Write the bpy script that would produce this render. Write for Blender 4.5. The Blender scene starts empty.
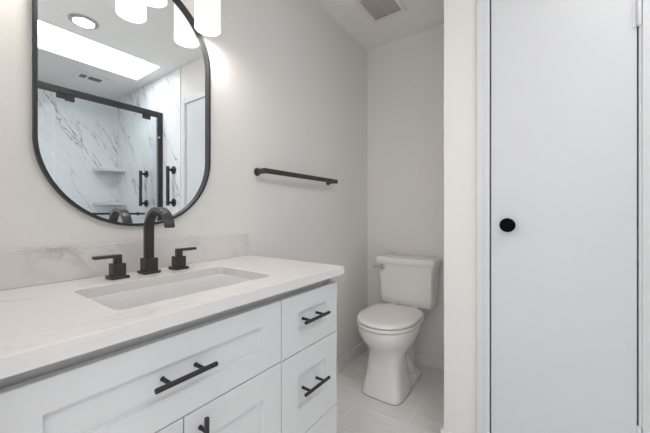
import bpy, bmesh, math, random
from mathutils import Vector, Matrix
random.seed(4)
C = bpy.context.scene.collection
S = bpy.context.scene
PI = math.pi

# ---------------------------------------------------------------- camera, light, exposure
cam_d = bpy.data.cameras.new('camera'); cam = bpy.data.objects.new('camera', cam_d); C.objects.link(cam)
cam.location = (1.183, 0.0, 1.12)
cam.rotation_euler = (PI/2, 0, math.radians(35.5))
cam_d.sensor_width = 36.0; cam_d.lens = 304.0/650*36
cam_d.shift_y = -3.0/650; cam_d.clip_start = 0.02
S.camera = cam

w = bpy.data.worlds.new('World'); S.world = w; w.use_nodes = True
w.node_tree.nodes['Background'].inputs[0].default_value = (0.98, 0.98, 1.0, 1)
w.node_tree.nodes['Background'].inputs[1].default_value = 1.08

def area(name, loc, rot, sx, sy, power, col):
    l = bpy.data.lights.new(name, 'AREA'); l.shape = 'RECTANGLE'; l.size = sx; l.size_y = sy
    l.energy = power; l.color = col
    o = bpy.data.objects.new(name, l); C.objects.link(o); o.location = loc; o.rotation_euler = rot
    return o
# daylight falling through the skylight above the shower front
area('skylight_daylight', (1.95, 0.80, 2.455), (0, 0, 0), 0.46, 1.18, 4.2, (0.94, 0.97, 1.0))

S.view_settings.view_transform = 'Standard'; S.view_settings.look = 'None'
S.view_settings.gamma = 1.0; S.view_settings.use_curve_mapping = False
S.view_settings.exposure = 0.48
LAMP_W = 2.1; CAN_W = 1.5

# ---------------------------------------------------------------- materials
def mat(name, col, rough=0.5, metal=0.0, spec=0.5, bump=0.0, bscale=200.0, emit=None, estr=0.0, var=0.0, vscale=3.0, coat=0.0):
    m = bpy.data.materials.new(name); m.use_nodes = True
    n = m.node_tree.nodes; l = m.node_tree.links; b = n['Principled BSDF']
    b.inputs['Base Color'].default_value = (*col, 1)
    b.inputs['Roughness'].default_value = rough; b.inputs['Metallic'].default_value = metal
    b.inputs['Specular IOR Level'].default_value = spec
    b.inputs['Coat Weight'].default_value = coat
    tc = n.new('ShaderNodeTexCoord')
    if bump > 0:
        t = n.new('ShaderNodeTexNoise'); t.inputs['Scale'].default_value = bscale; t.inputs['Detail'].default_value = 4
        l.new(tc.outputs['Object'], t.inputs['Vector'])
        bp = n.new('ShaderNodeBump'); bp.inputs['Strength'].default_value = bump; bp.inputs['Distance'].default_value = 0.002
        l.new(t.outputs['Fac'], bp.inputs['Height']); l.new(bp.outputs['Normal'], b.inputs['Normal'])
    t = n.new('ShaderNodeTexNoise'); t.inputs['Scale'].default_value = vscale
    l.new(tc.outputs['Object'], t.inputs['Vector'])
    mx = n.new('ShaderNodeMix'); mx.data_type = 'RGBA'
    v = max(var, 0.01)
    mx.inputs['A'].default_value = (*[c*(1-v) for c in col], 1); mx.inputs['B'].default_value = (*[min(1, c*(1+v)) for c in col], 1)
    l.new(t.outputs['Fac'], mx.inputs['Factor']); l.new(mx.outputs['Result'], b.inputs['Base Color'])
    if emit:
        b.inputs['Emission Color'].default_value = (*emit, 1); b.inputs['Emission Strength'].default_value = estr
    return m

def marble(name, base, vein, scale, width, strength, rot=(0, 0, 0), stretch=(1, 1, 1), rough=0.2, cloud=0.03, cover=(0.42, 0.62)):
    m = bpy.data.materials.new(name); m.use_nodes = True
    n = m.node_tree.nodes; l = m.node_tree.links; b = n['Principled BSDF']
    b.inputs['Roughness'].default_value = rough
    tc = n.new('ShaderNodeTexCoord')
    d = Vector(rot).normalized(); a_ = d.orthogonal().normalized(); b_ = d.cross(a_)
    mp2 = n.new('ShaderNodeCombineXYZ')
    for i, (v, k) in enumerate(((d, stretch[0]), (a_, stretch[1]), (b_, stretch[2]))):
        dt = n.new('ShaderNodeVectorMath'); dt.operation = 'DOT_PRODUCT'; dt.inputs[1].default_value = v*k
        l.new(tc.outputs['Object'], dt.inputs[0]); l.new(dt.outputs['Value'], mp2.inputs[i])
    def ridge(sc, wd, seed):
        a = n.new('ShaderNodeVectorMath'); a.operation = 'ADD'; a.inputs[1].default_value = (seed, seed*1.7, seed*0.3)
        l.new(mp2.outputs[0], a.inputs[0])
        t = n.new('ShaderNodeTexNoise'); t.inputs['Scale'].default_value = sc; t.inputs['Detail'].default_value = 6
        t.inputs['Roughness'].default_value = 0.55; t.inputs['Distortion'].default_value = 0.15
        l.new(a.outputs[0], t.inputs['Vector'])
        s = n.new('ShaderNodeMath'); s.operation = 'SUBTRACT'; s.inputs[1].default_value = 0.5; l.new(t.outputs['Fac'], s.inputs[0])
        ab = n.new('ShaderNodeMath'); ab.operation = 'ABSOLUTE'; l.new(s.outputs[0], ab.inputs[0])
        mr = n.new('ShaderNodeMapRange'); mr.inputs['From Min'].default_value = 0; mr.inputs['From Max'].default_value = wd
        mr.inputs['To Min'].default_value = 1; mr.inputs['To Max'].default_value = 0
        l.new(ab.outputs[0], mr.inputs['Value'])
        return mr.outputs[0], t
    r1, _ = ridge(scale, width, 3.1)
    r2, _ = ridge(scale*2.3, width*0.8, 7.7)
    mk = n.new('ShaderNodeTexNoise'); mk.inputs['Scale'].default_value = scale*1.1; mk.inputs['Detail'].default_value = 2
    l.new(mp2.outputs[0], mk.inputs['Vector'])
    mm = n.new('ShaderNodeMapRange'); mm.inputs['From Min'].default_value = cover[0]; mm.inputs['From Max'].default_value = cover[1]
    l.new(mk.outputs['Fac'], mm.inputs['Value'])
    h = n.new('ShaderNodeMath'); h.operation = 'MULTIPLY'; h.inputs[1].default_value = 0.5; l.new(r2, h.inputs[0])
    mxx = n.new('ShaderNodeMath'); mxx.operation = 'MAXIMUM'; l.new(r1, mxx.inputs[0]); l.new(h.outputs[0], mxx.inputs[1])
    ml = n.new('ShaderNodeMath'); ml.operation = 'MULTIPLY'; l.new(mxx.outputs[0], ml.inputs[0]); l.new(mm.outputs[0], ml.inputs[1])
    ms = n.new('ShaderNodeMath'); ms.operation = 'MULTIPLY'; ms.inputs[1].default_value = strength; l.new(ml.outputs[0], ms.inputs[0])
    # soft clouding of the stone itself
    cn = n.new('ShaderNodeTexNoise'); cn.inputs['Scale'].default_value = scale*0.8; cn.inputs['Detail'].default_value = 4
    l.new(mp2.outputs[0], cn.inputs['Vector'])
    cm = n.new('ShaderNodeMix'); cm.data_type = 'RGBA'
    cm.inputs['A'].default_value = (*[c*(1-cloud*2) for c in base], 1); cm.inputs['B'].default_value = (*base, 1)
    l.new(cn.outputs['Fac'], cm.inputs['Factor'])
    fin = n.new('ShaderNodeMix'); fin.data_type = 'RGBA'; fin.inputs['B'].default_value = (*vein, 1)
    l.new(cm.outputs['Result'], fin.inputs['A']); l.new(ms.outputs[0], fin.inputs['Factor'])
    l.new(fin.outputs['Result'], b.inputs['Base Color'])
    return m

M = {}
M['wall'] = mat('wall_paint', (0.86, 0.843, 0.812), 0.85, bump=0.25, bscale=120, spec=0.2)
M['ceil'] = mat('ceiling_paint', (0.93, 0.92, 0.90), 0.9, bump=0.3, bscale=90, spec=0.1)
M['trim'] = mat('trim_paint_cool_lit', (0.74, 0.75, 0.77), 0.35)  # bluish cast of the cool light on the casings is in this white
M['base'] = mat('baseboard_paint_warm_lit', (0.86, 0.85, 0.83), 0.4)  # warmer copy of the trim white, with the alcove's warm light in its colour
M['door'] = mat('door_paint', (0.715, 0.725, 0.75), 0.4, bump=0.05, bscale=60)
M['cab'] = mat('cabinet_paint', (0.70, 0.70, 0.70), 0.38)
M['cabin'] = mat('cabinet_recess_paint', (0.55, 0.56, 0.57), 0.5)
M['black'] = mat('matte_black_metal', (0.045, 0.043, 0.045), 0.33, metal=0.6)
M['bronze'] = mat('dark_bronze_metal', (0.065, 0.063, 0.062), 0.36, metal=0.6, bump=0.05)
M['barmetal'] = mat('towel_bar_metal', (0.075, 0.071, 0.067), 0.4, metal=0.5)
M['blackframe'] = mat('black_frame_metal', (0.035, 0.035, 0.038), 0.45, metal=0.2)
M['knob'] = mat('black_knob_enamel', (0.003, 0.003, 0.003), 0.9, spec=0.1)
M['porc'] = mat('toilet_porcelain', (0.88, 0.865, 0.84), 0.12, coat=0.4)
M['seatp'] = mat('toilet_seat_plastic', (0.90, 0.88, 0.855), 0.22)
M['sink'] = mat('sink_porcelain', (0.74, 0.745, 0.74), 0.12, coat=0.3)
M['chrome'] = mat('brushed_chrome', (0.68, 0.67, 0.66), 0.25, metal=1.0)
M['shadegl'] = mat('opal_glass_glow', (0.35, 0.34, 0.335), 0.3, emit=(1.0, 0.95, 0.92), estr=0.60)
M['shaderim'] = mat('opal_glass_inner', (0.9, 0.86, 0.84), 0.3, emit=(1.0, 0.90, 0.84), estr=0.85)
M['bulb'] = mat('lamp_bulb', (1, 1, 1), 0.3, emit=(1.0, 0.86, 0.74), estr=9.0)
M['can'] = mat('recessed_lens_glow', (1, 1, 1), 0.4, emit=(1.0, 0.88, 0.66), estr=0.72)
M['cantrim'] = mat('recessed_trim_metal', (0.50, 0.47, 0.42), 0.35, metal=0.5)
M['sky'] = mat('skylight_diffuser_glow', (0.9, 0.9, 0.9), 0.5, emit=(0.93, 0.965, 1.0), estr=1.6)
M['grille'] = mat('fan_grille_plastic', (0.66, 0.62, 0.60), 0.6)
M['grilleframe'] = mat('fan_frame_plastic', (0.86, 0.84, 0.82), 0.5)
M['ventdark'] = mat('vent_shadow', (0.22, 0.23, 0.24), 0.7)
M['dark'] = mat('dark_gap_shade', (0.03, 0.03, 0.03), 0.8)  # near black, paints the shade inside the door gaps
M['caulk'] = mat('silicone_bead', (0.16, 0.15, 0.14), 0.6)
M['counter'] = marble('quartz_worktop', (0.76, 0.735, 0.715), (0.48, 0.43, 0.39), 2.0, 0.012, 0.32, rot=(0.35, 1, 0.1), stretch=(0.5, 1.2, 1.2), rough=0.22, cloud=0.01, cover=(0.50, 0.62))
M['splash'] = marble('quartz_backsplash', (0.80, 0.78, 0.76), (0.36, 0.33, 0.31), 3.6, 0.030, 0.65, rot=(0, 1, -0.5), stretch=(0.7, 1.2, 1.2), rough=0.25, cloud=0.03, cover=(0.44, 0.60))
SM = dict(stretch=(0.16, 1.15, 1.15), rough=0.18, cloud=0.03, cover=(0.42, 0.56))
M['shower'] = marble('shower_marble', (0.90, 0.925, 0.945), (0.17, 0.17, 0.18), 5.5, 0.014, 0.9, rot=(0, 0.5, -0.86), **SM)
M['shower_end'] = marble('shower_marble_end', (0.90, 0.925, 0.945), (0.17, 0.17, 0.18), 5.5, 0.014, 0.9, rot=(-0.5, 0, -0.86), **SM)

def mirror_mat():
    m = bpy.data.materials.new('mirror_silver'); m.use_nodes = True
    n = m.node_tree.nodes; b = n['Principled BSDF']
    b.inputs['Base Color'].default_value = (0.93, 0.955, 0.96, 1); b.inputs['Metallic'].default_value = 1; b.inputs['Roughness'].default_value = 0.0
    return m
M['mirror'] = mirror_mat()
def glass_mat():
    m = bpy.data.materials.new('shower_glass'); m.use_nodes = True
    n = m.node_tree.nodes; l = m.node_tree.links; n.remove(n['Principled BSDF'])
    t = n.new('ShaderNodeBsdfTransparent'); t.inputs[0].default_value = (0.975, 0.985, 0.99, 1)
    g = n.new('ShaderNodeBsdfGlossy'); g.inputs['Roughness'].default_value = 0.0; g.inputs[0].default_value = (1, 1, 1, 1)
    f = n.new('ShaderNodeFresnel'); f.inputs[0].default_value = 1.3
    mx = n.new('ShaderNodeMixShader'); l.new(f.outputs[0], mx.inputs[0]); l.new(t.outputs[0], mx.inputs[1]); l.new(g.outputs[0], mx.inputs[2])
    l.new(mx.outputs[0], n['Material Output'].inputs[0])
    return m
M['glass'] = glass_mat()
def floor_mat():
    m = bpy.data.materials.new('floor_tile'); m.use_nodes = True
    n = m.node_tree.nodes; l = m.node_tree.links; b = n['Principled BSDF']; b.inputs['Roughness'].default_value = 0.35
    tc = n.new('ShaderNodeTexCoord')
    br = n.new('ShaderNodeTexBrick'); br.inputs['Scale'].default_value = 1.0
    br.inputs['Brick Width'].default_value = 0.61; br.inputs['Row Height'].default_value = 0.305
    br.inputs['Mortar Size'].default_value = 0.0028; br.inputs['Mortar Smooth'].default_value = 0.3; br.offset = 0.5
    br.inputs['Color1'].default_value = (0.84, 0.825, 0.805, 1); br.inputs['Color2'].default_value = (0.87, 0.855, 0.835, 1)
    br.inputs['Mortar'].default_value = (0.94, 0.93, 0.92, 1)
    mp0 = n.new('ShaderNodeMapping'); mp0.inputs['Location'].default_value = (0.317, 0.27, 0)
    l.new(tc.outputs['Object'], mp0.inputs['Vector']); l.new(mp0.outputs['Vector'], br.inputs['Vector'])
    mp = n.new('ShaderNodeMapping'); mp.inputs['Scale'].default_value = (2.0, 55, 1)
    l.new(tc.outputs['Object'], mp.inputs['Vector'])
    t = n.new('ShaderNodeTexNoise'); t.inputs['Scale'].default_value = 1.6; t.inputs['Detail'].default_value = 5
    l.new(mp.outputs['Vector'], t.inputs['Vector'])
    cr = n.new('ShaderNodeMapRange'); cr.inputs['From Min'].default_value = 0.3; cr.inputs['From Max'].default_value = 0.7
    cr.inputs['To Min'].default_value = 0.90; cr.inputs['To Max'].default_value = 1.07
    l.new(t.outputs['Fac'], cr.inputs['Value'])
    vm = n.new('ShaderNodeVectorMath'); vm.operation = 'SCALE'; l.new(br.outputs['Color'], vm.inputs[0]); l.new(cr.outputs[0], vm.inputs['Scale'])
    l.new(vm.outputs[0], b.inputs['Base Color'])
    return m
M['floor'] = floor_mat()

# ---------------------------------------------------------------- helpers
def box(bm, x0, x1, y0, y1, z0, z1):
    vs = [bm.verts.new((x, y, z)) for x in (x0, x1) for y in (y0, y1) for z in (z0, z1)]
    f = [(0, 1, 3, 2), (4, 6, 7, 5), (0, 4, 5, 1), (2, 3, 7, 6), (0, 2, 6, 4), (1, 5, 7, 3)]
    for q in f: bm.faces.new([vs[i] for i in q])
    return vs
def rings(bm, rs, cap0=True, cap1=True, closed=True):
    vr = [[bm.verts.new(p) for p in r] for r in rs]
    n = len(vr[0])
    for a, b in zip(vr, vr[1:]):
        for i in range(n if closed else n-1):
            bm.faces.new((a[i], a[(i+1) % n], b[(i+1) % n], b[i]))
    if cap0: bm.faces.new(list(reversed(vr[0])))
    if cap1: bm.faces.new(vr[-1])
    return vr
def tube(bm, pts, r, seg=14, cap=True):
    pts = [Vector(p) for p in pts]; rs = []
    up = None
    for i, p in enumerate(pts):
        d = (pts[min(i+1, len(pts)-1)] - pts[max(i-1, 0)]).normalized()
        if up is None: up = d.orthogonal().normalized()
        up = (up - d*up.dot(d)).normalized(); sd = d.cross(up)
        rr = r[i] if isinstance(r, (list, tuple)) else r
        rs.append([p + (up*math.cos(2*PI*k/seg) + sd*math.sin(2*PI*k/seg))*rr for k in range(seg)])
    rings(bm, rs, cap, cap)
def lathe(bm, c, axis, prof, seg=32, cap0=True, cap1=True):
    """prof: (radius, distance along axis)"""
    c = Vector(c); d = Vector(axis).normalized(); u = d.orthogonal().normalized(); v = d.cross(u)
    rings(bm, [[c + d*h + (u*math.cos(2*PI*k/seg) + v*math.sin(2*PI*k/seg))*max(r, 1e-5) for k in range(seg)] for r, h in prof], cap0, cap1)
def obj(name, bm, m, parent=None, bevel=0.0, smooth=False, segs=2, origin=None):
    bmesh.ops.recalc_face_normals(bm, faces=bm.faces)
    if parent is not None:
        org = Vector(parent['_o'])
    elif origin is not None: org = Vector(origin)
    else:
        xs = [v.co for v in bm.verts]
        lo = Vector([min(c[i] for c in xs) for i in range(3)]); hi = Vector([max(c[i] for c in xs) for i in range(3)])
        org = Vector(((lo.x+hi.x)/2, (lo.y+hi.y)/2, lo.z))
    for v in bm.verts: v.co -= org
    me = bpy.data.meshes.new(name); bm.to_mesh(me); bm.free()
    me.materials.append(m)
    o = bpy.data.objects.new(name, me); C.objects.link(o)
    if parent is not None: o.parent = parent
    else: o.location = org
    o['_o'] = tuple(org)
    if bevel > 0:
        b = o.modifiers.new('bevel', 'BEVEL'); b.width = bevel; b.segments = segs; b.limit_method = 'ANGLE'; b.angle_limit = math.radians(40)
        smooth = True
    if smooth:
        for p in me.polygons: p.use_smooth = True
        e = o.modifiers.new('ws', 'WEIGHTED_NORMAL') if bevel > 0 else None
        if bevel == 0:
            me.set_sharp_from_angle(angle=math.radians(38))
    return o
def nbm(): return bmesh.new()
def bx(name, m, parent, x0, x1, y0, y1, z0, z1, bevel=0.0):
    b = nbm(); box(b, x0, x1, y0, y1, z0, z1); return obj(name, b, m, parent, bevel)
def tag(o, label=None, cat=None, group=None, kind=None):
    if label: o['label'] = label
    if cat: o['category'] = cat
    if group: o['group'] = group
    if kind: o['kind'] = kind
    return o
def thing(name, label, cat, loc, group=None):
    o = bpy.data.objects.new(name, None); C.objects.link(o); o.location = loc; o['_o'] = tuple(loc)
    return tag(o, label, cat, group)
def struct(name, m, *a, bevel=0.0, label=None):
    o = bx(name, m, None, *a, bevel=bevel); tag(o, label, None, None, 'structure'); return o

# ---------------------------------------------------------------- setting
YB, YD, ZC = 2.27, 1.525, 2.48
XP, XR, XG, XS = 0.799, 1.568, 1.912, 2.99        # partition end, end of drywall, shower glass, shower back wall
T = 0.12
def setlab(o, lab, cat): o['label'] = lab; o['category'] = cat; return o
o = bx('floor', M['floor'], None, -0.05, 3.1, -3.4, 2.4, -0.06, 0.0); tag(o, 'pale grey streaky rectangular floor tiles', 'floor', kind='structure')
o.data.transform(Matrix.Translation(o.location)); o.location = (0, 0, 0)
# ceiling with a hole for the skylight
b = nbm(); sk = (1.71, 2.19, 0.20, 1.41)
box(b, -0.05, sk[0], -0.10, 2.4, ZC, ZC+0.12); box(b, sk[1], 3.1, -0.10, 2.4, ZC, ZC+0.12)
box(b, sk[0], sk[1], -0.10, sk[2], ZC, ZC+0.12); box(b, sk[0], sk[1], sk[3], 2.4, ZC, ZC+0.12)
o = obj('ceiling', b, M['ceil']); tag(o, 'plain off white painted ceiling', 'ceiling', kind='structure')
o = struct('window_1', M['sky'], sk[0]-0.02, sk[1]+0.02, sk[2]-0.02, sk[3]+0.02, ZC+0.121, ZC+0.14); tag(o, 'bright flat rectangular skylight in the ceiling, seen in the mirror', 'skylight')
area_z = ZC+0.10
bpy.data.objects['skylight_daylight'].location.z = area_z
o = struct('wall_left', M['wall'], -T, 0.0, -0.1, YB, 0, ZC); tag(o, 'greige wall behind the vanity and mirror', 'wall')
o = struct('wall_back', M['wall'], -T, XP+T, YB, YB+T, 0, ZC); tag(o, 'greige wall behind the toilet', 'wall')
o = struct('wall_partition', M['wall'], XP, XP+T, YD+0.12, YB, 0, ZC); tag(o, 'side wall of the toilet alcove', 'wall')
# wall with the narrow door
DX0, DX1, DZ = 1.001, 1.4575, 2.110
b = nbm(); box(b, XP, DX0-0.006, YD, YD+0.12, 0, ZC); box(b, DX1+0.006, XR, YD, YD+0.12, 0, ZC); box(b, DX0-0.006, DX1+0.006, YD, YD+0.12, DZ+0.004, ZC)
o = obj('wall_right', b, M['wall']); tag(o, 'narrow stretch of wall around the white closet door', 'wall', kind='structure')
# shower surround
o = struct('wall_shower_end', M['shower_end'], XR, XS+0.1, YD, YD+0.12, 0, ZC); tag(o, 'white marble shower wall beside the closet door', 'wall')
o = struct('wall_shower_back', M['shower'], XS, XS+0.1, 0.0, YD, 0, ZC); tag(o, 'long white marble wall at the back of the shower', 'wall')
o = struct('wall_shower_near', M['shower'], XG-0.06, XS+0.1, -0.1, 0.0, 0, ZC)
o = struct('wall_front', M['wall'], -T, 0.62, -0.1, 0.02, 0, ZC)
# thin edge trim where the marble ends
o = struct('trim_4', M['grilleframe'], XR-0.008, XR+0.004, YD-0.008, YD, 0, ZC, bevel=0.002)
# door and casing
door = bx('door_1', M['door'], None, DX0, DX1, YD-0.006, YD+0.028, 0.012, DZ, bevel=0.0015); tag(door, 'flat white slab closet door with small black knob', 'door', kind='structure')
kb = nbm(); lathe(kb, (1.065, YD-0.006, 1.071), (0, -1, 0), [(0.014, 0), (0.014, 0.004), (0.011, 0.010), (0.011, 0.018), (0.022, 0.022), (0.0285, 0.028), (0.0295, 0.034), (0.027, 0.039), (0.018, 0.042), (0.0001, 0.043)])
k = obj('door_knob', kb, M['knob'], door, smooth=True); tag(k, 'round matte black knob')
for z0 in (1.782, 0.272):
    hb = nbm(); lathe(hb, (DX1+0.004, YD-0.013, z0), (0, 0, 1), [(0.0062, 0), (0.0068, 0.002), (0.0068, 0.096), (0.0062, 0.098)], 14)
    for zz in (z0-0.003, z0+0.098): lathe(hb, (DX1+0.004, YD-0.013, zz), (0, 0, 1), [(0.004, 0), (0.004, 0.003)], 12)
    box(hb, DX1-0.012, DX1, YD-0.0082, YD-0.0062, z0, z0+0.098)
    obj('hinge', hb, M['trim'], door, smooth=True)
def casing(x0, x1, z0, z1, inner):
    b = nbm(); box(b, x0, x1, YD-0.012, YD, z0, z1)
    if inner > 0: box(b, x0, x0+(x1-x0)*0.55, YD-0.018, YD-0.012, z0, z1)
    else: box(b, x1-(x1-x0)*0.55, x1, YD-0.018, YD-0.012, z0, z1)
    return b
o = obj('trim_1', casing(0.944, DX0-0.006, 0, DZ+0.06, 1), M['trim'], bevel=0.002); tag(o, 'white casing at the knob side of the closet door', 'door casing', kind='structure')
b = nbm(); box(b, DX1+0.0045, DX1+0.052, YD-0.010, YD, 0, DZ+0.0085); box(b, DX1+0.012, DX1+0.052, YD-0.018, YD-0.0101, 0, DZ+0.06); box(b, DX1+0.0045, DX1+0.006, YD, YD+0.03, 0, DZ) 
o = obj('trim_2', b, M['trim'], bevel=0.002); tag(o, 'white casing at the hinge side of the closet door', 'door casing', kind='structure')
b = nbm(); box(b, DX0-0.006, DX1+0.012, YD-0.016, YD, DZ+0.008, DZ+0.06)
o = obj('trim_3', b, M['trim'], bevel=0.002); tag(o, 'white head casing over the closet door', 'door casing', kind='structure')
# dark sheet behind the door, painted shade for the gaps around it
struct('gap_shade_sheet', M['dark'], DX0-0.006, DX1+0.012, YD+0.030, YD+0.034, 0, DZ+0.004)
# baseboards
def baseboard(name, pts_fn, lab):
    b = nbm(); pts_fn(b); o = obj(name, b, M['base'], bevel=0.003); tag(o, lab, 'baseboard', kind='structure')
baseboard('baseboard_left', lambda b: box(b, 0, 0.013, 1.0, YB, 0, 0.082), 'white baseboard along the vanity wall')
baseboard('baseboard_back', lambda b: box(b, 0.013, XP, YB-0.013, YB, 0, 0.082), 'white baseboard behind the toilet')
def br(b):
    P = [(XP, YB-0.0135), (XP-0.013, YB-0.0135), (XP-0.013, YD-0.013), (0.9435, YD-0.013), (0.9435, YD), (XP, YD)]
    rings(b, [[(x, y, z) for x, y in P] for z in (0, 0.082)])
baseboard('baseboard_right', br, 'white baseboard wrapping the end of the alcove wall')

# ---------------------------------------------------------------- vanity
CT, CU = 0.917, 0.886          # worktop top / underside
XF, XC = 0.537, 0.563          # cabinet front, worktop front
CY0, CY1 = 0.045, 0.998
van = thing('vanity_cabinet', 'light grey shaker vanity cabinet with matte black bar pulls under the marble worktop', 'cabinet', (0.27, 0.52, 0))
b = nbm(); X1 = XF-0.020
VY0, VY1 = 0.062, 0.987
for args in ((0.004, X1, VY0, VY0+0.018, 0.10, CU-0.0005), (0.004, X1, VY1-0.018, VY1, 0.0, CU-0.0005), (0.004, X1, VY0+0.018, VY1-0.018, 0.10, 0.118),
             (0.004, 0.016, VY0+0.018, VY1-0.018, 0.118, CU-0.0005), (X1-0.034, X1-0.014, VY0+0.018, VY1-0.018, 0.80, CU-0.0005), (X1-0.02, X1, VY0+0.018, VY1-0.018, 0.655, 0.68),
             (X1-0.02, X1, 0.655, 0.69, 0.118, 0.835), (0.016, X1-0.02, 0.664, 0.682, 0.118, 0.72), (0.05, X1-0.07, VY0, VY1-0.018, 0.0, 0.10)):
    box(b, *args)
obj('body', b, M['cab'], van, bevel=0.001)
def front(name, y0, y1, z0, z1, iy0, iy1, iz0, iz1):
    """shaker front: frame with a recessed centre panel and bevelled reveal"""
    b = nbm(); d = 0.010; s = 0.002
    o_ = [(y0, z0), (y1, z0), (y1, z1), (y0, z1)]; i_ = [(iy0, iz0), (iy1, iz0), (iy1, iz1), (iy0, iz1)]
    j_ = [(iy0+s, iz0+s), (iy1-s, iz0+s), (iy1-s, iz1-s), (iy0+s, iz1-s)]
    B = [b.verts.new((XF-0.019, y, z)) for y, z in o_]; e = 0.0012
    O0 = [b.verts.new((XF-e, y, z)) for y, z in o_]
    O1 = [b.verts.new((XF, y + (e if y == y0 else -e), z + (e if z == z0 else -e))) for y, z in o_]
    I = [b.verts.new((XF, y, z)) for y, z in i_]; J = [b.verts.new((XF-d, y, z)) for y, z in j_]
    for A, D in ((B, O0), (O0, O1), (O1, I), (I, J)):
        for k in range(4): b.faces.new((A[k], A[(k+1) % 4], D[(k+1) % 4], D[k]))
    b.faces.new(J); b.faces.new(B[::-1])
    return obj(name, b, M['cab'], van)
def pull(parent, c, L, axis, cc, base_x):
    """round bar pull with two posts"""
    b = nbm(); X = XF+0.027; ax = Vector(axis); c = Vector((X, c[0], c[1]))
    r = 0.0056
    lathe(b, c - ax*L/2, axis, [(r-0.001, 0), (r, 0.001), (r, L-0.001), (r-0.001, L)], 20)
    for s in (-1, 1):
        p = c + ax*s*cc/2
        lathe(b, (base_x, p.y, p.z), (1, 0, 0), [(0.0052, 0), (0.0052, 0.003), (0.0045, 0.004), (0.0045, X-base_x)], 14)
    o = obj('handle', b, M['black'], parent, smooth=True); tag(o, 'matte black bar pull'); return o
YM = 0.678; g = 0.0015
PX = XF-0.010
d = front('drawer', 0.064, YM-g, 0.670, 0.855, 0.133, 0.602, 0.730, 0.799); tag(d, 'wide top drawer front'); pull(d, (0.363, 0.769), 0.140, (0, 1, 0), 0.076, PX)
rz = [(0.668, 0.855, 0.735, 0.797), (0.386, 0.665, 0.479, 0.590), (0.103, 0.383, 0.195, 0.308)]
for (z0, z1, a, c_) in rz:
    dr = front('drawer', YM+g, 0.985, z0, z1, 0.758, 0.912, a, c_); pull(dr, (0.8275, 0.767 if z0 > 0.6 else (a+c_)/2), 0.136, (0, 1, 0), 0.076, PX)
for (y0, y1, hy) in ((0.064, 0.367-g, 0.328), (0.367+g, YM-g, 0.406)):
    dd = front('door', y0, y1, 0.103, 0.667, y0+0.070, y1-0.070, 0.180, 0.589)
    pull(dd, (hy, 0.586), 0.140, (0, 0, 1), 0.076, XF)

# worktop with sink cut-out
wt = thing('worktop', 'white quartz vanity worktop with faint grey veins and upstand', 'worktop', (0.28, 0.52, CU))
SX0, SX1, SY0, SY1, SR = 0.176, 0.464, 0.264, 0.716, 0.026
def rrect(x0, x1, y0, y1, r, n=8):
    P = []
    for (cx, cy, a0) in ((x1-r, y1-r, 0), (x0+r, y1-r, 90), (x0+r, y0+r, 180), (x1-r, y0+r, 270)):
        for k in range(n+1):
            a = math.radians(a0+90*k/n); P.append((cx+r*math.cos(a), cy+r*math.sin(a)))
    return P
def slab_hole(outer, inner, z0, z1):
    b = nbm()
    for z in (z0, z1):
        vo = [b.verts.new((*p, z)) for p in outer]; vi = [b.verts.new((*p, z)) for p in inner]
        es = [b.edges.new((v[i], v[(i+1) % len(v)])) for v in (vo, vi) for i in range(len(v))]
        bmesh.ops.triangle_fill(b, use_beauty=True, edges=es)
        if z == z0: lo, li = vo, vi
        else: ho, hi_ = vo, vi
    for a, c_ in ((lo, ho), (li, hi_)):
        for i in range(len(a)): b.faces.new((a[i], a[(i+1) % len(a)], c_[(i+1) % len(a)], c_[i]))
    return b
b = slab_hole([(0.002, CY0), (XC, CY0), (XC, CY1), (0.002, CY1)], rrect(SX0, SX1, SY0, SY1, SR), CU, CT)
obj('slab', b, M['counter'], wt, bevel=0.0015)
bx('backsplash', M['splash'], wt, 0.002, 0.021, CY0, CY1-0.008, CT+0.0004, CT+0.104, bevel=0.0012)
# sink basin
bs = thing('sink', 'rectangular undermount white ceramic sink set in the worktop', 'sink', (0.32, 0.49, CU-0.15))
b = nbm(); rsx = []
for (z, off, r) in ((CU-0.0005, 0.020, 0.045), (CU-0.0005, -0.004, 0.026), (CU-0.004, -0.002, 0.03), (CU-0.06, 0.003, 0.034), (CU-0.115, 0.010, 0.042), (CU-0.135, 0.022, 0.05), (CU-0.142, 0.045, 0.05), (CU-0.146, 0.11, 0.02)):
    if rsx == []: q = rrect(SX0-0.02, SX1+0.02, SY0-0.02, SY1+0.02, 0.045)
    else: q = rrect(SX0+off, SX1-off, SY0+off, SY1-off, r)
    rsx.append([(*p, z) for p in q])
vr = rings(b, rsx, False, True)
bo = obj('basin', b, M['sink'], bs, smooth=True)
sm = bo.modifiers.new('thick', 'SOLIDIFY'); sm.thickness = 0.006; sm.offset = 1
b = nbm(); lathe(b, (0.32, 0.49, CU-0.1455), (0, 0, 1), [(0.028, 0), (0.028, 0.002), (0.022, 0.003), (0.0001, 0.003)])
tag(obj('drain', b, M['bronze'], bs, smooth=True), 'dark bronze round drain')
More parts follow.
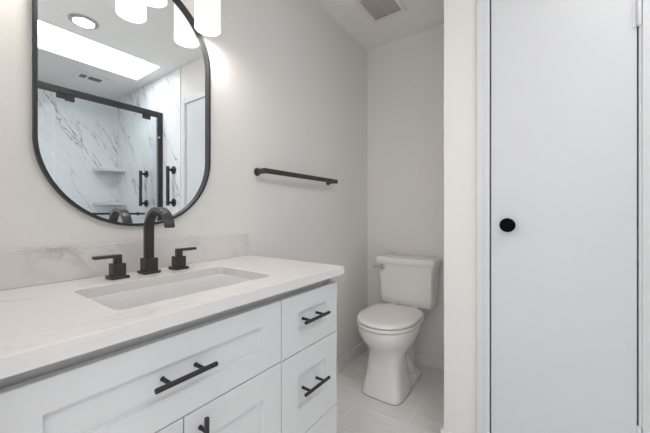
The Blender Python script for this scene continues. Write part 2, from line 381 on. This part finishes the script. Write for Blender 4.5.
# faucet
FX, FY = 0.090, 0.497
fc = thing('faucet', 'matte dark bronze widespread faucet with arched flat spout and two lever handles', 'faucet', (FX, FY, CT))
b = nbm(); z = CT
box(b, FX-0.027, FX+0.027, FY-0.027, FY+0.027, z, z+0.009); box(b, FX-0.0205, FX+0.0205, FY-0.0205, FY+0.0205, z+0.009, z+0.052)
obj('spout_base', b, M['bronze'], fc, bevel=0.0015)
b = nbm(); Rm = 0.070; th = 0.0062; wd = 0.0148; ring = []
path = [((FX-0.002, z+0.045), (1, 0)), ((FX-0.002, CT+0.142), (1, 0))]
cx_, cz_ = FX-0.002+Rm, CT+0.1475
for k in range(0, 25):
    a = PI - k*math.radians(166)/24; path.append(((cx_+Rm*math.cos(a), cz_+Rm*math.sin(a)), (-math.cos(a), -math.sin(a))))
for i, ((px_, pz_), nrm) in enumerate(path):
    nx, nz = nrm
    t_ = th*(1.25 if i < 2 else 1.25-0.35*(i-2)/24)
    ring.append([(px_-nx*t_, FY-wd, pz_-nz*t_), (px_-nx*t_, FY+wd, pz_-nz*t_), (px_+nx*t_, FY+wd, pz_+nz*t_), (px_+nx*t_, FY-wd, pz_+nz*t_)])
e_ = ring[-1]; rings(b, ring + [[(p[0]+0.001, p[1], p[2]-0.006) for p in e_]])
obj('spout', b, M['bronze'], fc, bevel=0.0018)
b = nbm(); lathe(b, (FX-0.024, FY-0.0, z+0.009), (0, 0, 1), [(0.0025, 0), (0.0025, 0.045), (0.0045, 0.047), (0.0045, 0.053), (0.003, 0.055)], 12)
obj('lift_rod', b, M['bronze'], fc, smooth=True)
for hy, s in ((FY-0.098, -1), (FY+0.100, 1)):
    hx = 0.098
    b = nbm(); box(b, hx-0.0255, hx+0.0255, hy-0.0255, hy+0.0255, z, z+0.009); box(b, hx-0.018, hx+0.018, hy-0.018, hy+0.018, z+0.009, z+0.047)
    hb = obj('handle_base', b, M['bronze'], fc, bevel=0.0015)
    b = nbm(); box(b, hx-0.011, hx+0.011, hy-0.010, hy+0.010, z+0.047, z+0.068)
    y0, y1 = (hy-0.065, hy+0.010) if s < 0 else (hy-0.010, hy+0.065)
    box(b, hx-0.011, hx+0.011, y0, y1, z+0.065, z+0.0745)
    obj('lever', b, M['bronze'], hb, bevel=0.0025)

# ---------------------------------------------------------------- mirror
mr = thing('wall_mirror', 'tall rounded pill shaped mirror with thin black metal frame above the vanity', 'mirror', (0.0, 0.503, 1.076))
MY0, MY1, MZ0, MZ1 = 0.220, 0.782, 1.076, 2.000
def pill(y0, y1, z0, z1, r, x): return [(x, p, q) for p, q in rrect(y0, y1, z0, z1, r, 24)]
b = nbm(); f = 0.009; R0 = 0.27
prof = [(0, 0.001), (0, 0.020), (f, 0.020), (f, 0.001)]
rr = [pill(MY0+o_, MY1-o_, MZ0+o_, MZ1-o_, R0-o_, x_) for o_, x_ in prof]
rr.append(rr[0]); 
vr = [[b.verts.new(p) for p in r] for r in rr[:-1]]; n_ = len(vr[0])
for i in range(4):
    A, B_ = vr[i], vr[(i+1) % 4]
    for k in range(n_): b.faces.new((A[k], A[(k+1) % n_], B_[(k+1) % n_], B_[k]))
obj('frame', b, M['blackframe'], mr, bevel=0.001)
b = nbm(); rings(b, [pill(MY0+f, MY1-f, MZ0+f, MZ1-f, R0-f, 0.0015), pill(MY0+f, MY1-f, MZ0+f, MZ1-f, R0-f, 0.005)])
obj('mirror_glass', b, M['mirror'], mr)

# ---------------------------------------------------------------- vanity light
vl = thing('vanity_light', 'three light vanity fixture with white opal cylinder shades above the mirror', 'wall light', (0.0, 0.497, 2.085))
bx('back_plate', M['bronze'], vl, 0.001, 0.022, 0.397, 0.597, 2.085, 2.205, bevel=0.003)
b = nbm(); box(b, 0.072, 0.092, 0.237, 0.757, 2.135, 2.155); box(b, 0.022, 0.072, 0.477, 0.517, 2.135, 2.155)
obj('crossbar', b, M['bronze'], vl, bevel=0.002)
for y in (0.285, 0.507, 0.726):
    b = nbm(); lathe(b, (0.082, y, 2.135), (0, 0, -1), [(0.012, 0), (0.012, 0.03), (0.03, 0.032), (0.03, 0.075), (0.0001, 0.075)], 24)
    obj('lamp_holder', b, M['bronze'], vl, smooth=True)
    b = nbm(); c0 = (0.082, y, 1.865); R = 0.050
    lathe(b, c0, (0, 0, 1), [(R-0.004, 0.003), (R-0.001, 0), (R, 0.004), (R, 0.205), (R-0.004, 0.209), (0.029, 0.209), (0.029, 0.205), (R-0.005, 0.203), (R-0.005, 0.004), (R-0.004, 0.003)], 40, False, False)
    s = obj('shade', b, M['shadegl'], vl, smooth=True); tag(s, 'white opal glass cylinder shade')
    b = nbm(); lathe(b, (0.082, y, 1.975), (0, 0, 1), [(0.0001, -0.032), (0.014, -0.028), (0.024, -0.014), (0.026, 0), (0.022, 0.018), (0.014, 0.04), (0.013, 0.09)], 20)
    obj('bulb', b, M['bulb'], vl, smooth=True)
    pl = bpy.data.lights.new('lamp_light', 'POINT'); pl.energy = LAMP_W; pl.color = (1.0, 0.93, 0.87); pl.shadow_soft_size = 0.035
    po = bpy.data.objects.new('lamp_light', pl); C.objects.link(po); po.location = (0.082, y, 1.882)

# ---------------------------------------------------------------- towel bar on the vanity wall
tb = thing('towel_bar', 'dark bronze flat towel bar on the wall between mirror and toilet', 'towel bar', (0.0, 1.38, 1.31))
zt = 1.333
b = nbm(); box(b, 0.058, 0.071, 1.046, 1.708, zt-0.0125, zt+0.0125)
obj('bar', b, M['barmetal'], tb, bevel=0.002)
for y in (1.060, 1.690):
    b = nbm(); lathe(b, (0.0005, y, zt-0.001), (1, 0, 0), [(0.0205, 0), (0.0205, 0.006), (0.018, 0.008), (0.0001, 0.008)], 28)
    box(b, 0.008, 0.0585, y-0.010, y+0.010, zt-0.0122, zt+0.0122)
    obj('bracket', b, M['barmetal'], tb, bevel=0.001)

# ---------------------------------------------------------------- toilet
TX = 0.386
to = thing('toilet', 'white two piece toilet with closed lid in the alcove', 'toilet', (TX, 1.95, 0))
def sup(yf, yb, hw, n, z, N=48, egg=0.0):
    """superellipse outline; egg>0 narrows the front"""
    P = []; cy = (yf+yb)/2; ly = (yb-yf)/2
    for k in range(N):
        a = 2*PI*k/N; c, s = math.cos(a), math.sin(a)
        x = math.copysign(abs(c)**(2/n), c)*hw; y = math.copysign(abs(s)**(2/n), s)*ly
        x *= 1 + egg*(y/ly)
        P.append((TX+x, cy+y, z))
    return P
def toilet_outline(hw, yf, yb, z, N=48, sq=3.2, ymid=1.83, bk=0.10):
    """elongated seat outline: half-ellipse front, squarer back"""
    P = []
    for k in range(N):
        a = 2*PI*k/N; c, s = math.cos(a), math.sin(a)
        if s <= 0: x = hw*math.copysign(abs(c)**(2/2.15), c); y = ymid - (ymid-yf)*abs(s)**(2/2.15)
        else: x = hw*math.copysign(abs(c)**(2/sq), c)*(1-bk*s**2.3); y = ymid + (yb-ymid)*abs(s)**(2/sq)
        P.append((TX+x, y, z))
    return P
b = nbm()
def mixr(A, B_, t): return [tuple(a*(1-t)+c_*t for a, c_ in zip(p, q)) for p, q in zip(A, B_)]
secs = []
ped = lambda z, yf, yb, hw, n=5.0: [(p[0]-0.007*max(0, 1-z/0.25), p[1], p[2]) for p in sup(yf, yb, hw+0.004*max(0, 1-z/0.25), n, z)]
secs += [ped(0.0, 1.672, 1.93, 0.128, 5), ped(0.008, 1.671, 1.932, 0.129, 5), ped(0.05, 1.684, 1.925, 0.121, 5), ped(0.12, 1.697, 1.915, 0.111, 4.5), ped(0.19, 1.703, 1.91, 0.105, 4), ped(0.235, 1.700, 1.915, 0.107, 3.2)]
secs += [toilet_outline(0.121, 1.685, 1.95, 0.272, sq=2.6, ymid=1.81), toilet_outline(0.147, 1.652, 1.99, 0.310, sq=2.6, ymid=1.82), toilet_outline(0.166, 1.617, 2.02, 0.345, sq=2.8), toilet_outline(0.177, 1.600, 2.035, 0.38, sq=3),
         toilet_outline(0.181, 1.594, 2.045, 0.41, sq=3), toilet_outline(0.180, 1.594, 2.045, 0.424, sq=3), toilet_outline(0.172, 1.602, 2.04, 0.428, sq=3)]
rings(b, secs)
# rear deck under the tank, trapway and foot
rings(b, [ [ (TX+x, y, z) for x, y in rrect(-hw, hw, y0, y1, 0.02, 6)] for z, hw, y0, y1 in
      ((0.001, 0.118, 1.80, 2.13), (0.018, 0.116, 1.80, 2.128), (0.032, 0.095, 1.80, 2.12), (0.06, 0.072, 1.80, 2.12), (0.20, 0.062, 1.80, 2.14), (0.30, 0.075, 1.82, 2.19), (0.36, 0.11, 1.85, 2.23), (0.40, 0.125, 1.88, 2.245), (0.445, 0.125, 1.98, 2.245), (0.462, 0.118, 2.03, 2.24)) ])
for sx in (-1, 1):
    tube(b, [(TX+sx*0.045, 1.86, 0.26), (TX+sx*0.050, 1.93, 0.20), (TX+sx*0.055, 1.99, 0.12), (TX+sx*0.060, 2.05, 0.03)], [0.028, 0.034, 0.038, 0.04], 16)
obj('bowl', b, M['porc'], to, smooth=True)
for sx in (-1, 1):
    b = nbm(); lathe(b, (TX+sx*0.100, 2.005, 0.014), (0, 0, 1), [(0.015, 0), (0.015, 0.012), (0.012, 0.026), (0.006, 0.033), (0.0001, 0.035)], 18)
    obj('bolt_cap', b, M['porc'], to, smooth=True)
b = nbm(); rings(b, [toilet_outline(h_, yf_, yb_, z_, sq=4.5, bk=0.34) for h_, yf_, yb_, z_ in ((0.178, 1.596, 2.064, 0.431), (0.184, 1.588, 2.068, 0.434), (0.186, 1.586, 2.068, 0.444), (0.183, 1.589, 2.066, 0.450), (0.175, 1.597, 2.06, 0.4515))])
obj('seat', b, M['seatp'], to, smooth=True)
b = nbm(); rings(b, [toilet_outline(h_, yf_, yb_, z_, sq=4.5, bk=0.34) for h_, yf_, yb_, z_ in ((0.168, 1.606, 2.05, 0.4560), (0.176, 1.598, 2.06, 0.4572), (0.1845, 1.589, 2.068, 0.4590), (0.1855, 1.587, 2.068, 0.466), (0.182, 1.591, 2.066, 0.4735), (0.177, 1.597, 2.062, 0.4768), (0.14, 1.635, 2.02, 0.4785), (0.06, 1.75, 1.9, 0.479))])
obj('lid', b, M['seatp'], to, smooth=True)
for sx in (-1, 1):
    b = nbm(); rings(b, [[(TX+sx*0.078+x, y, z) for x, y in rrect(-0.022, 0.022, 2.040, 2.078, 0.008, 5)] for z in (0.4625, 0.468)])
    lathe(b, (TX+sx*0.078-0.02, 2.078, 0.470), (1, 0, 0), [(0.006, 0), (0.008, 0.003), (0.008, 0.037), (0.006, 0.04)], 16)
    obj('lid_hinge', b, M['seatp'], to, smooth=True)
def tank_sec(z, hw, yf, yb=2.248, r=0.022, bow=0.008):
    P = rrect(-hw, hw, yf, yb, r, 6); out = []
    for x, y in P:
        if y < yf + r*1.01 : y -= bow*(1-(x/hw)**2)
        out.append((TX+x, y, z))
    return out
def tank_loop(z, hw, yf, yb=2.248, r=0.022, bow=0.012, nf=14):
    P = [(hw, yb), (-hw, yb)]
    pts = []
    n = 6
    # back right -> back left corner arcs, left side, bowed front, right side
    for (cx, cy, a0) in ((hw-r, yb-r, 0), (-hw+r, yb-r, 90), (-hw+r, yf+r, 180)):
        for k in range(n+1):
            a = math.radians(a0+90*k/n); pts.append((cx+r*math.cos(a), cy+r*math.sin(a)))
    for k in range(1, nf):
        t = k/nf; x = (-hw+r)*(1-t)+(hw-r)*t; pts.append((x, yf-bow*(1-(x/(hw-r))**2)))
    for k in range(n+1):
        a = math.radians(270+90*k/n); pts.append((hw-r+r*math.cos(a), yf+r+r*math.sin(a)))
    return [(TX+0.004+x, y, z) for x, y in pts]
b = nbm(); TK = [(0.462, 0.168, 2.105), (0.466, 0.181, 2.095), (0.478, 0.187, 2.088), (0.52, 0.190, 2.082), (0.62, 0.193, 2.076), (0.70, 0.197, 2.070), (0.758, 0.205, 2.062)]
rings(b, [tank_loop(z, hw, yf) for z, hw, yf in TK])
obj('tank', b, M['porc'], to, smooth=True)
b = nbm(); rings(b, [tank_loop(z, hw, yf, yb) for z, hw, yf, yb in ((0.7595, 0.203, 2.062, 2.248), (0.761, 0.212, 2.050, 2.254), (0.786, 0.216, 2.046, 2.256), (0.797, 0.2145, 2.048, 2.255), (0.804, 0.208, 2.055, 2.251), (0.806, 0.20, 2.07, 2.242))])
obj('tank_lid', b, M['porc'], to, smooth=True)
b = nbm(); lx, lz = TX-0.150, 0.733
lathe(b, (lx, 2.068, lz), (0, -1, 0), [(0.018, 0), (0.018, 0.010), (0.014, 0.016), (0.009, 0.018), (0.009, 0.024)], 20)
rings(b, [[(lx+x, 2.042+y*0.5-0.004*abs(x)/0.06, lz+z_) for y, z_ in ((-0.012*s, -0.006*s), (0.010*s, -0.007*s), (0.010*s, 0.007*s), (-0.012*s, 0.006*s))] for x, s in ((0.012, 1.1), (0.0, 1.35), (-0.03, 1.05), (-0.058, 1.25), (-0.066, 0.9))])
tag(obj('flush_lever', b, M['chrome'], to, bevel=0.002), 'brushed chrome flush lever')
bb = nbm(); rings(bb, [ped(0.0, 1.6690, 1.934, 0.1303, 5), ped(0.003, 1.6690, 1.934, 0.1303, 5)], False, False)
for z_ in (0,): pass
vb = [ [ (TX+x, y, z) for x, y in rrect(-0.1195, 0.1195, 1.86, 2.132, 0.02, 6)] for z in (0.0, 0.0018)]
rings(bb, vb, False, False)
tag(obj('caulk_line', bb, M['caulk'], to), 'dark joint where the bowl meets the floor')

# ---------------------------------------------------------------- ceiling fixtures
ef = thing('exhaust_fan', 'square exhaust fan grille in the ceiling above the toilet', 'fan', (0.325, 1.80, ZC-0.02))
gx0, gx1, gy0, gy1 = 0.238, 0.425, 1.70, 1.935
b = nbm(); outer = [(gx0-0.03, gy0-0.03), (gx1+0.03, gy0-0.03), (gx1+0.03, gy1+0.03), (gx0-0.03, gy1+0.03)]
bb = slab_hole(outer, [(gx0, gy0), (gx1, gy0), (gx1, gy1), (gx0, gy1)], ZC-0.014, ZC-0.0005); b.free()
obj('frame', bb, M['grilleframe'], ef, bevel=0.003)
b = nbm(); box(b, gx0, gx1, gy0, gy1, ZC-0.005, ZC-0.001)
k = gx0+0.004
while k < gx1-0.004: box(b, k, k+0.0055, gy0, gy1, ZC-0.0125, ZC-0.005); k += 0.0095
box(b, (gx0+gx1)/2-0.004, (gx0+gx1)/2+0.004, gy0, gy1, ZC-0.013, ZC-0.004)
obj('grille', b, M['grille'], ef)
cl = area('recessed_light_beam', (1.465, 0.760, ZC-0.012), (0, 0, 0), 0.12, 0.12, CAN_W, (1.0, 0.93, 0.85)); cl.data.shape = 'DISK'
rl = thing('recessed_light', 'round recessed ceiling light with warm glow, seen in the mirror', 'ceiling light', (1.465, 0.760, ZC-0.01))
b = nbm(); lathe(b, (1.465, 0.760, ZC-0.0005), (0, 0, -1), [(0.066, 0), (0.088, 0), (0.088, 0.004), (0.080, 0.010), (0.068, 0.012), (0.064, 0.004), (0.066, 0)], 48, False, False)
obj('trim_ring', b, M['cantrim'], rl, smooth=True)
b = nbm(); lathe(b, (1.465, 0.760, ZC-0.001), (0, 0, -1), [(0.0655, 0), (0.0655, 0.003), (0.05, 0.006), (0.0001, 0.008)], 48)
obj('lens', b, M['can'], rl, smooth=True)
sv = thing('air_vent', 'small slotted air vent in the shower ceiling, seen in the mirror', 'vent', (2.50, 1.08, ZC-0.01))
bx('plate', M['ceil'], sv, 2.40, 2.60, 0.99, 1.29, ZC-0.008, ZC-0.0005, bevel=0.002)
b = nbm()
for (y0, y1) in ((1.025, 1.075), (1.095, 1.20)):
    k = 2.455
    while k < 2.53: box(b, k, k+0.012, y0, y1, ZC-0.0105, ZC-0.008); k += 0.018
obj('slots', b, M['ventdark'], sv)

# ---------------------------------------------------------------- shower (seen in the mirror)
se = thing('shower_enclosure', 'black framed clear glass shower enclosure, seen in the mirror', 'shower', (XG, 0.75, 0.0))
bx('curb', M['shower'], se, XG-0.06, XG+0.06, 0.001, YD-0.001, 0.0, 0.10, bevel=0.004)
ZH = 2.117
bx('header', M['blackframe'], se, XG-0.018, XG+0.018, 0.001, YD-0.001, ZH-0.052, ZH, bevel=0.002)
bx('post', M['blackframe'], se, XG-0.018, XG+0.018, YD-0.046, YD-0.001, 0.10, ZH-0.0521, bevel=0.002)
bx('bottom_rail', M['blackframe'], se, XG-0.015, XG+0.015, 0.001, YD-0.047, 0.1002, 0.125, bevel=0.002)
for (y0, y1, dx) in ((0.004, 0.693, 0.006), (0.705, YD-0.048, 0.0)):
    bx('glass_panel', M['glass'], se, XG-0.004+dx, XG+0.004+dx, y0, y1, 0.126, ZH-0.056)
for (y0, y1, z0) in ((0.714, 0.764, ZH-0.086), (0.766, 0.826, ZH-0.096), (1.345, 1.412, ZH-0.090)):
    bx('clamp', M['blackframe'], se, XG-0.014, XG+0.014, y0, y1, z0, ZH-0.0525, bevel=0.002)
bx('latch', M['chrome'], se, XG-0.024, XG-0.0181, YD-0.05, YD-0.03, 1.86, 1.875, bevel=0.001)
# horizontal bar on the glass door
b = nbm(); zb = 1.118; tube(b, [(XG-0.05, 0.62, zb), (XG-0.05, 1.34, zb)], 0.0085, 16)
for y in (0.66, 1.30): lathe(b, (XG-0.0045, y, zb), (-1, 0, 0), [(0.016, 0), (0.016, 0.005), (0.007, 0.008), (0.007, 0.046)], 16)
tag(obj('glass_towel_bar', b, M['black'], se, smooth=True), 'thin black horizontal bar on the glass')
for (gx, zz, lab) in ((1.683, 1.378, 'short black vertical grab bar on the marble outside the shower frame, seen in the mirror'),
                      (2.235, 1.382, 'short black vertical grab bar on the marble inside the shower, seen in the mirror')):
    gb = thing('grab_bar', lab, 'grab bar', (gx, YD, zz-0.17), 'vertical grab bars on the shower wall')
    b = nbm(); tube(b, [(gx, YD-0.060, zz-0.185), (gx, YD-0.060, zz+0.185)], 0.015, 20)
    obj('bar', b, M['black'], gb, smooth=True)
    for s in (-1, 1):
        b = nbm(); lathe(b, (gx, YD-0.0005, zz+s*0.155), (0, -1, 0), [(0.038, 0), (0.038, 0.008), (0.034, 0.012), (0.013, 0.013), (0.011, 0.06)], 28)
        obj('mount', b, M['black'], gb, smooth=True)
for zz, lab in ((1.60, 'upper white corner shelf in the marble shower, seen in the mirror'), (1.215, 'lower white corner shelf in the marble shower, seen in the mirror')):
    b = nbm(); N = 14; P = [(XS-0.0005, YD-0.0005)] + [(XS-0.0005-0.25*math.sin(k/N*PI/2), YD-0.0005-0.25*math.cos(k/N*PI/2)) for k in range(N+1)]
    rings(b, [[(x, y, z_) for x, y in P] for z_ in (zz, zz+0.028)])
    o = obj('corner_shelf', b, M['sink'], bevel=0.003); tag(o, lab, 'shelf', 'corner shelves in the shower')

for o in bpy.data.objects:
    if '_o' in o: del o['_o']
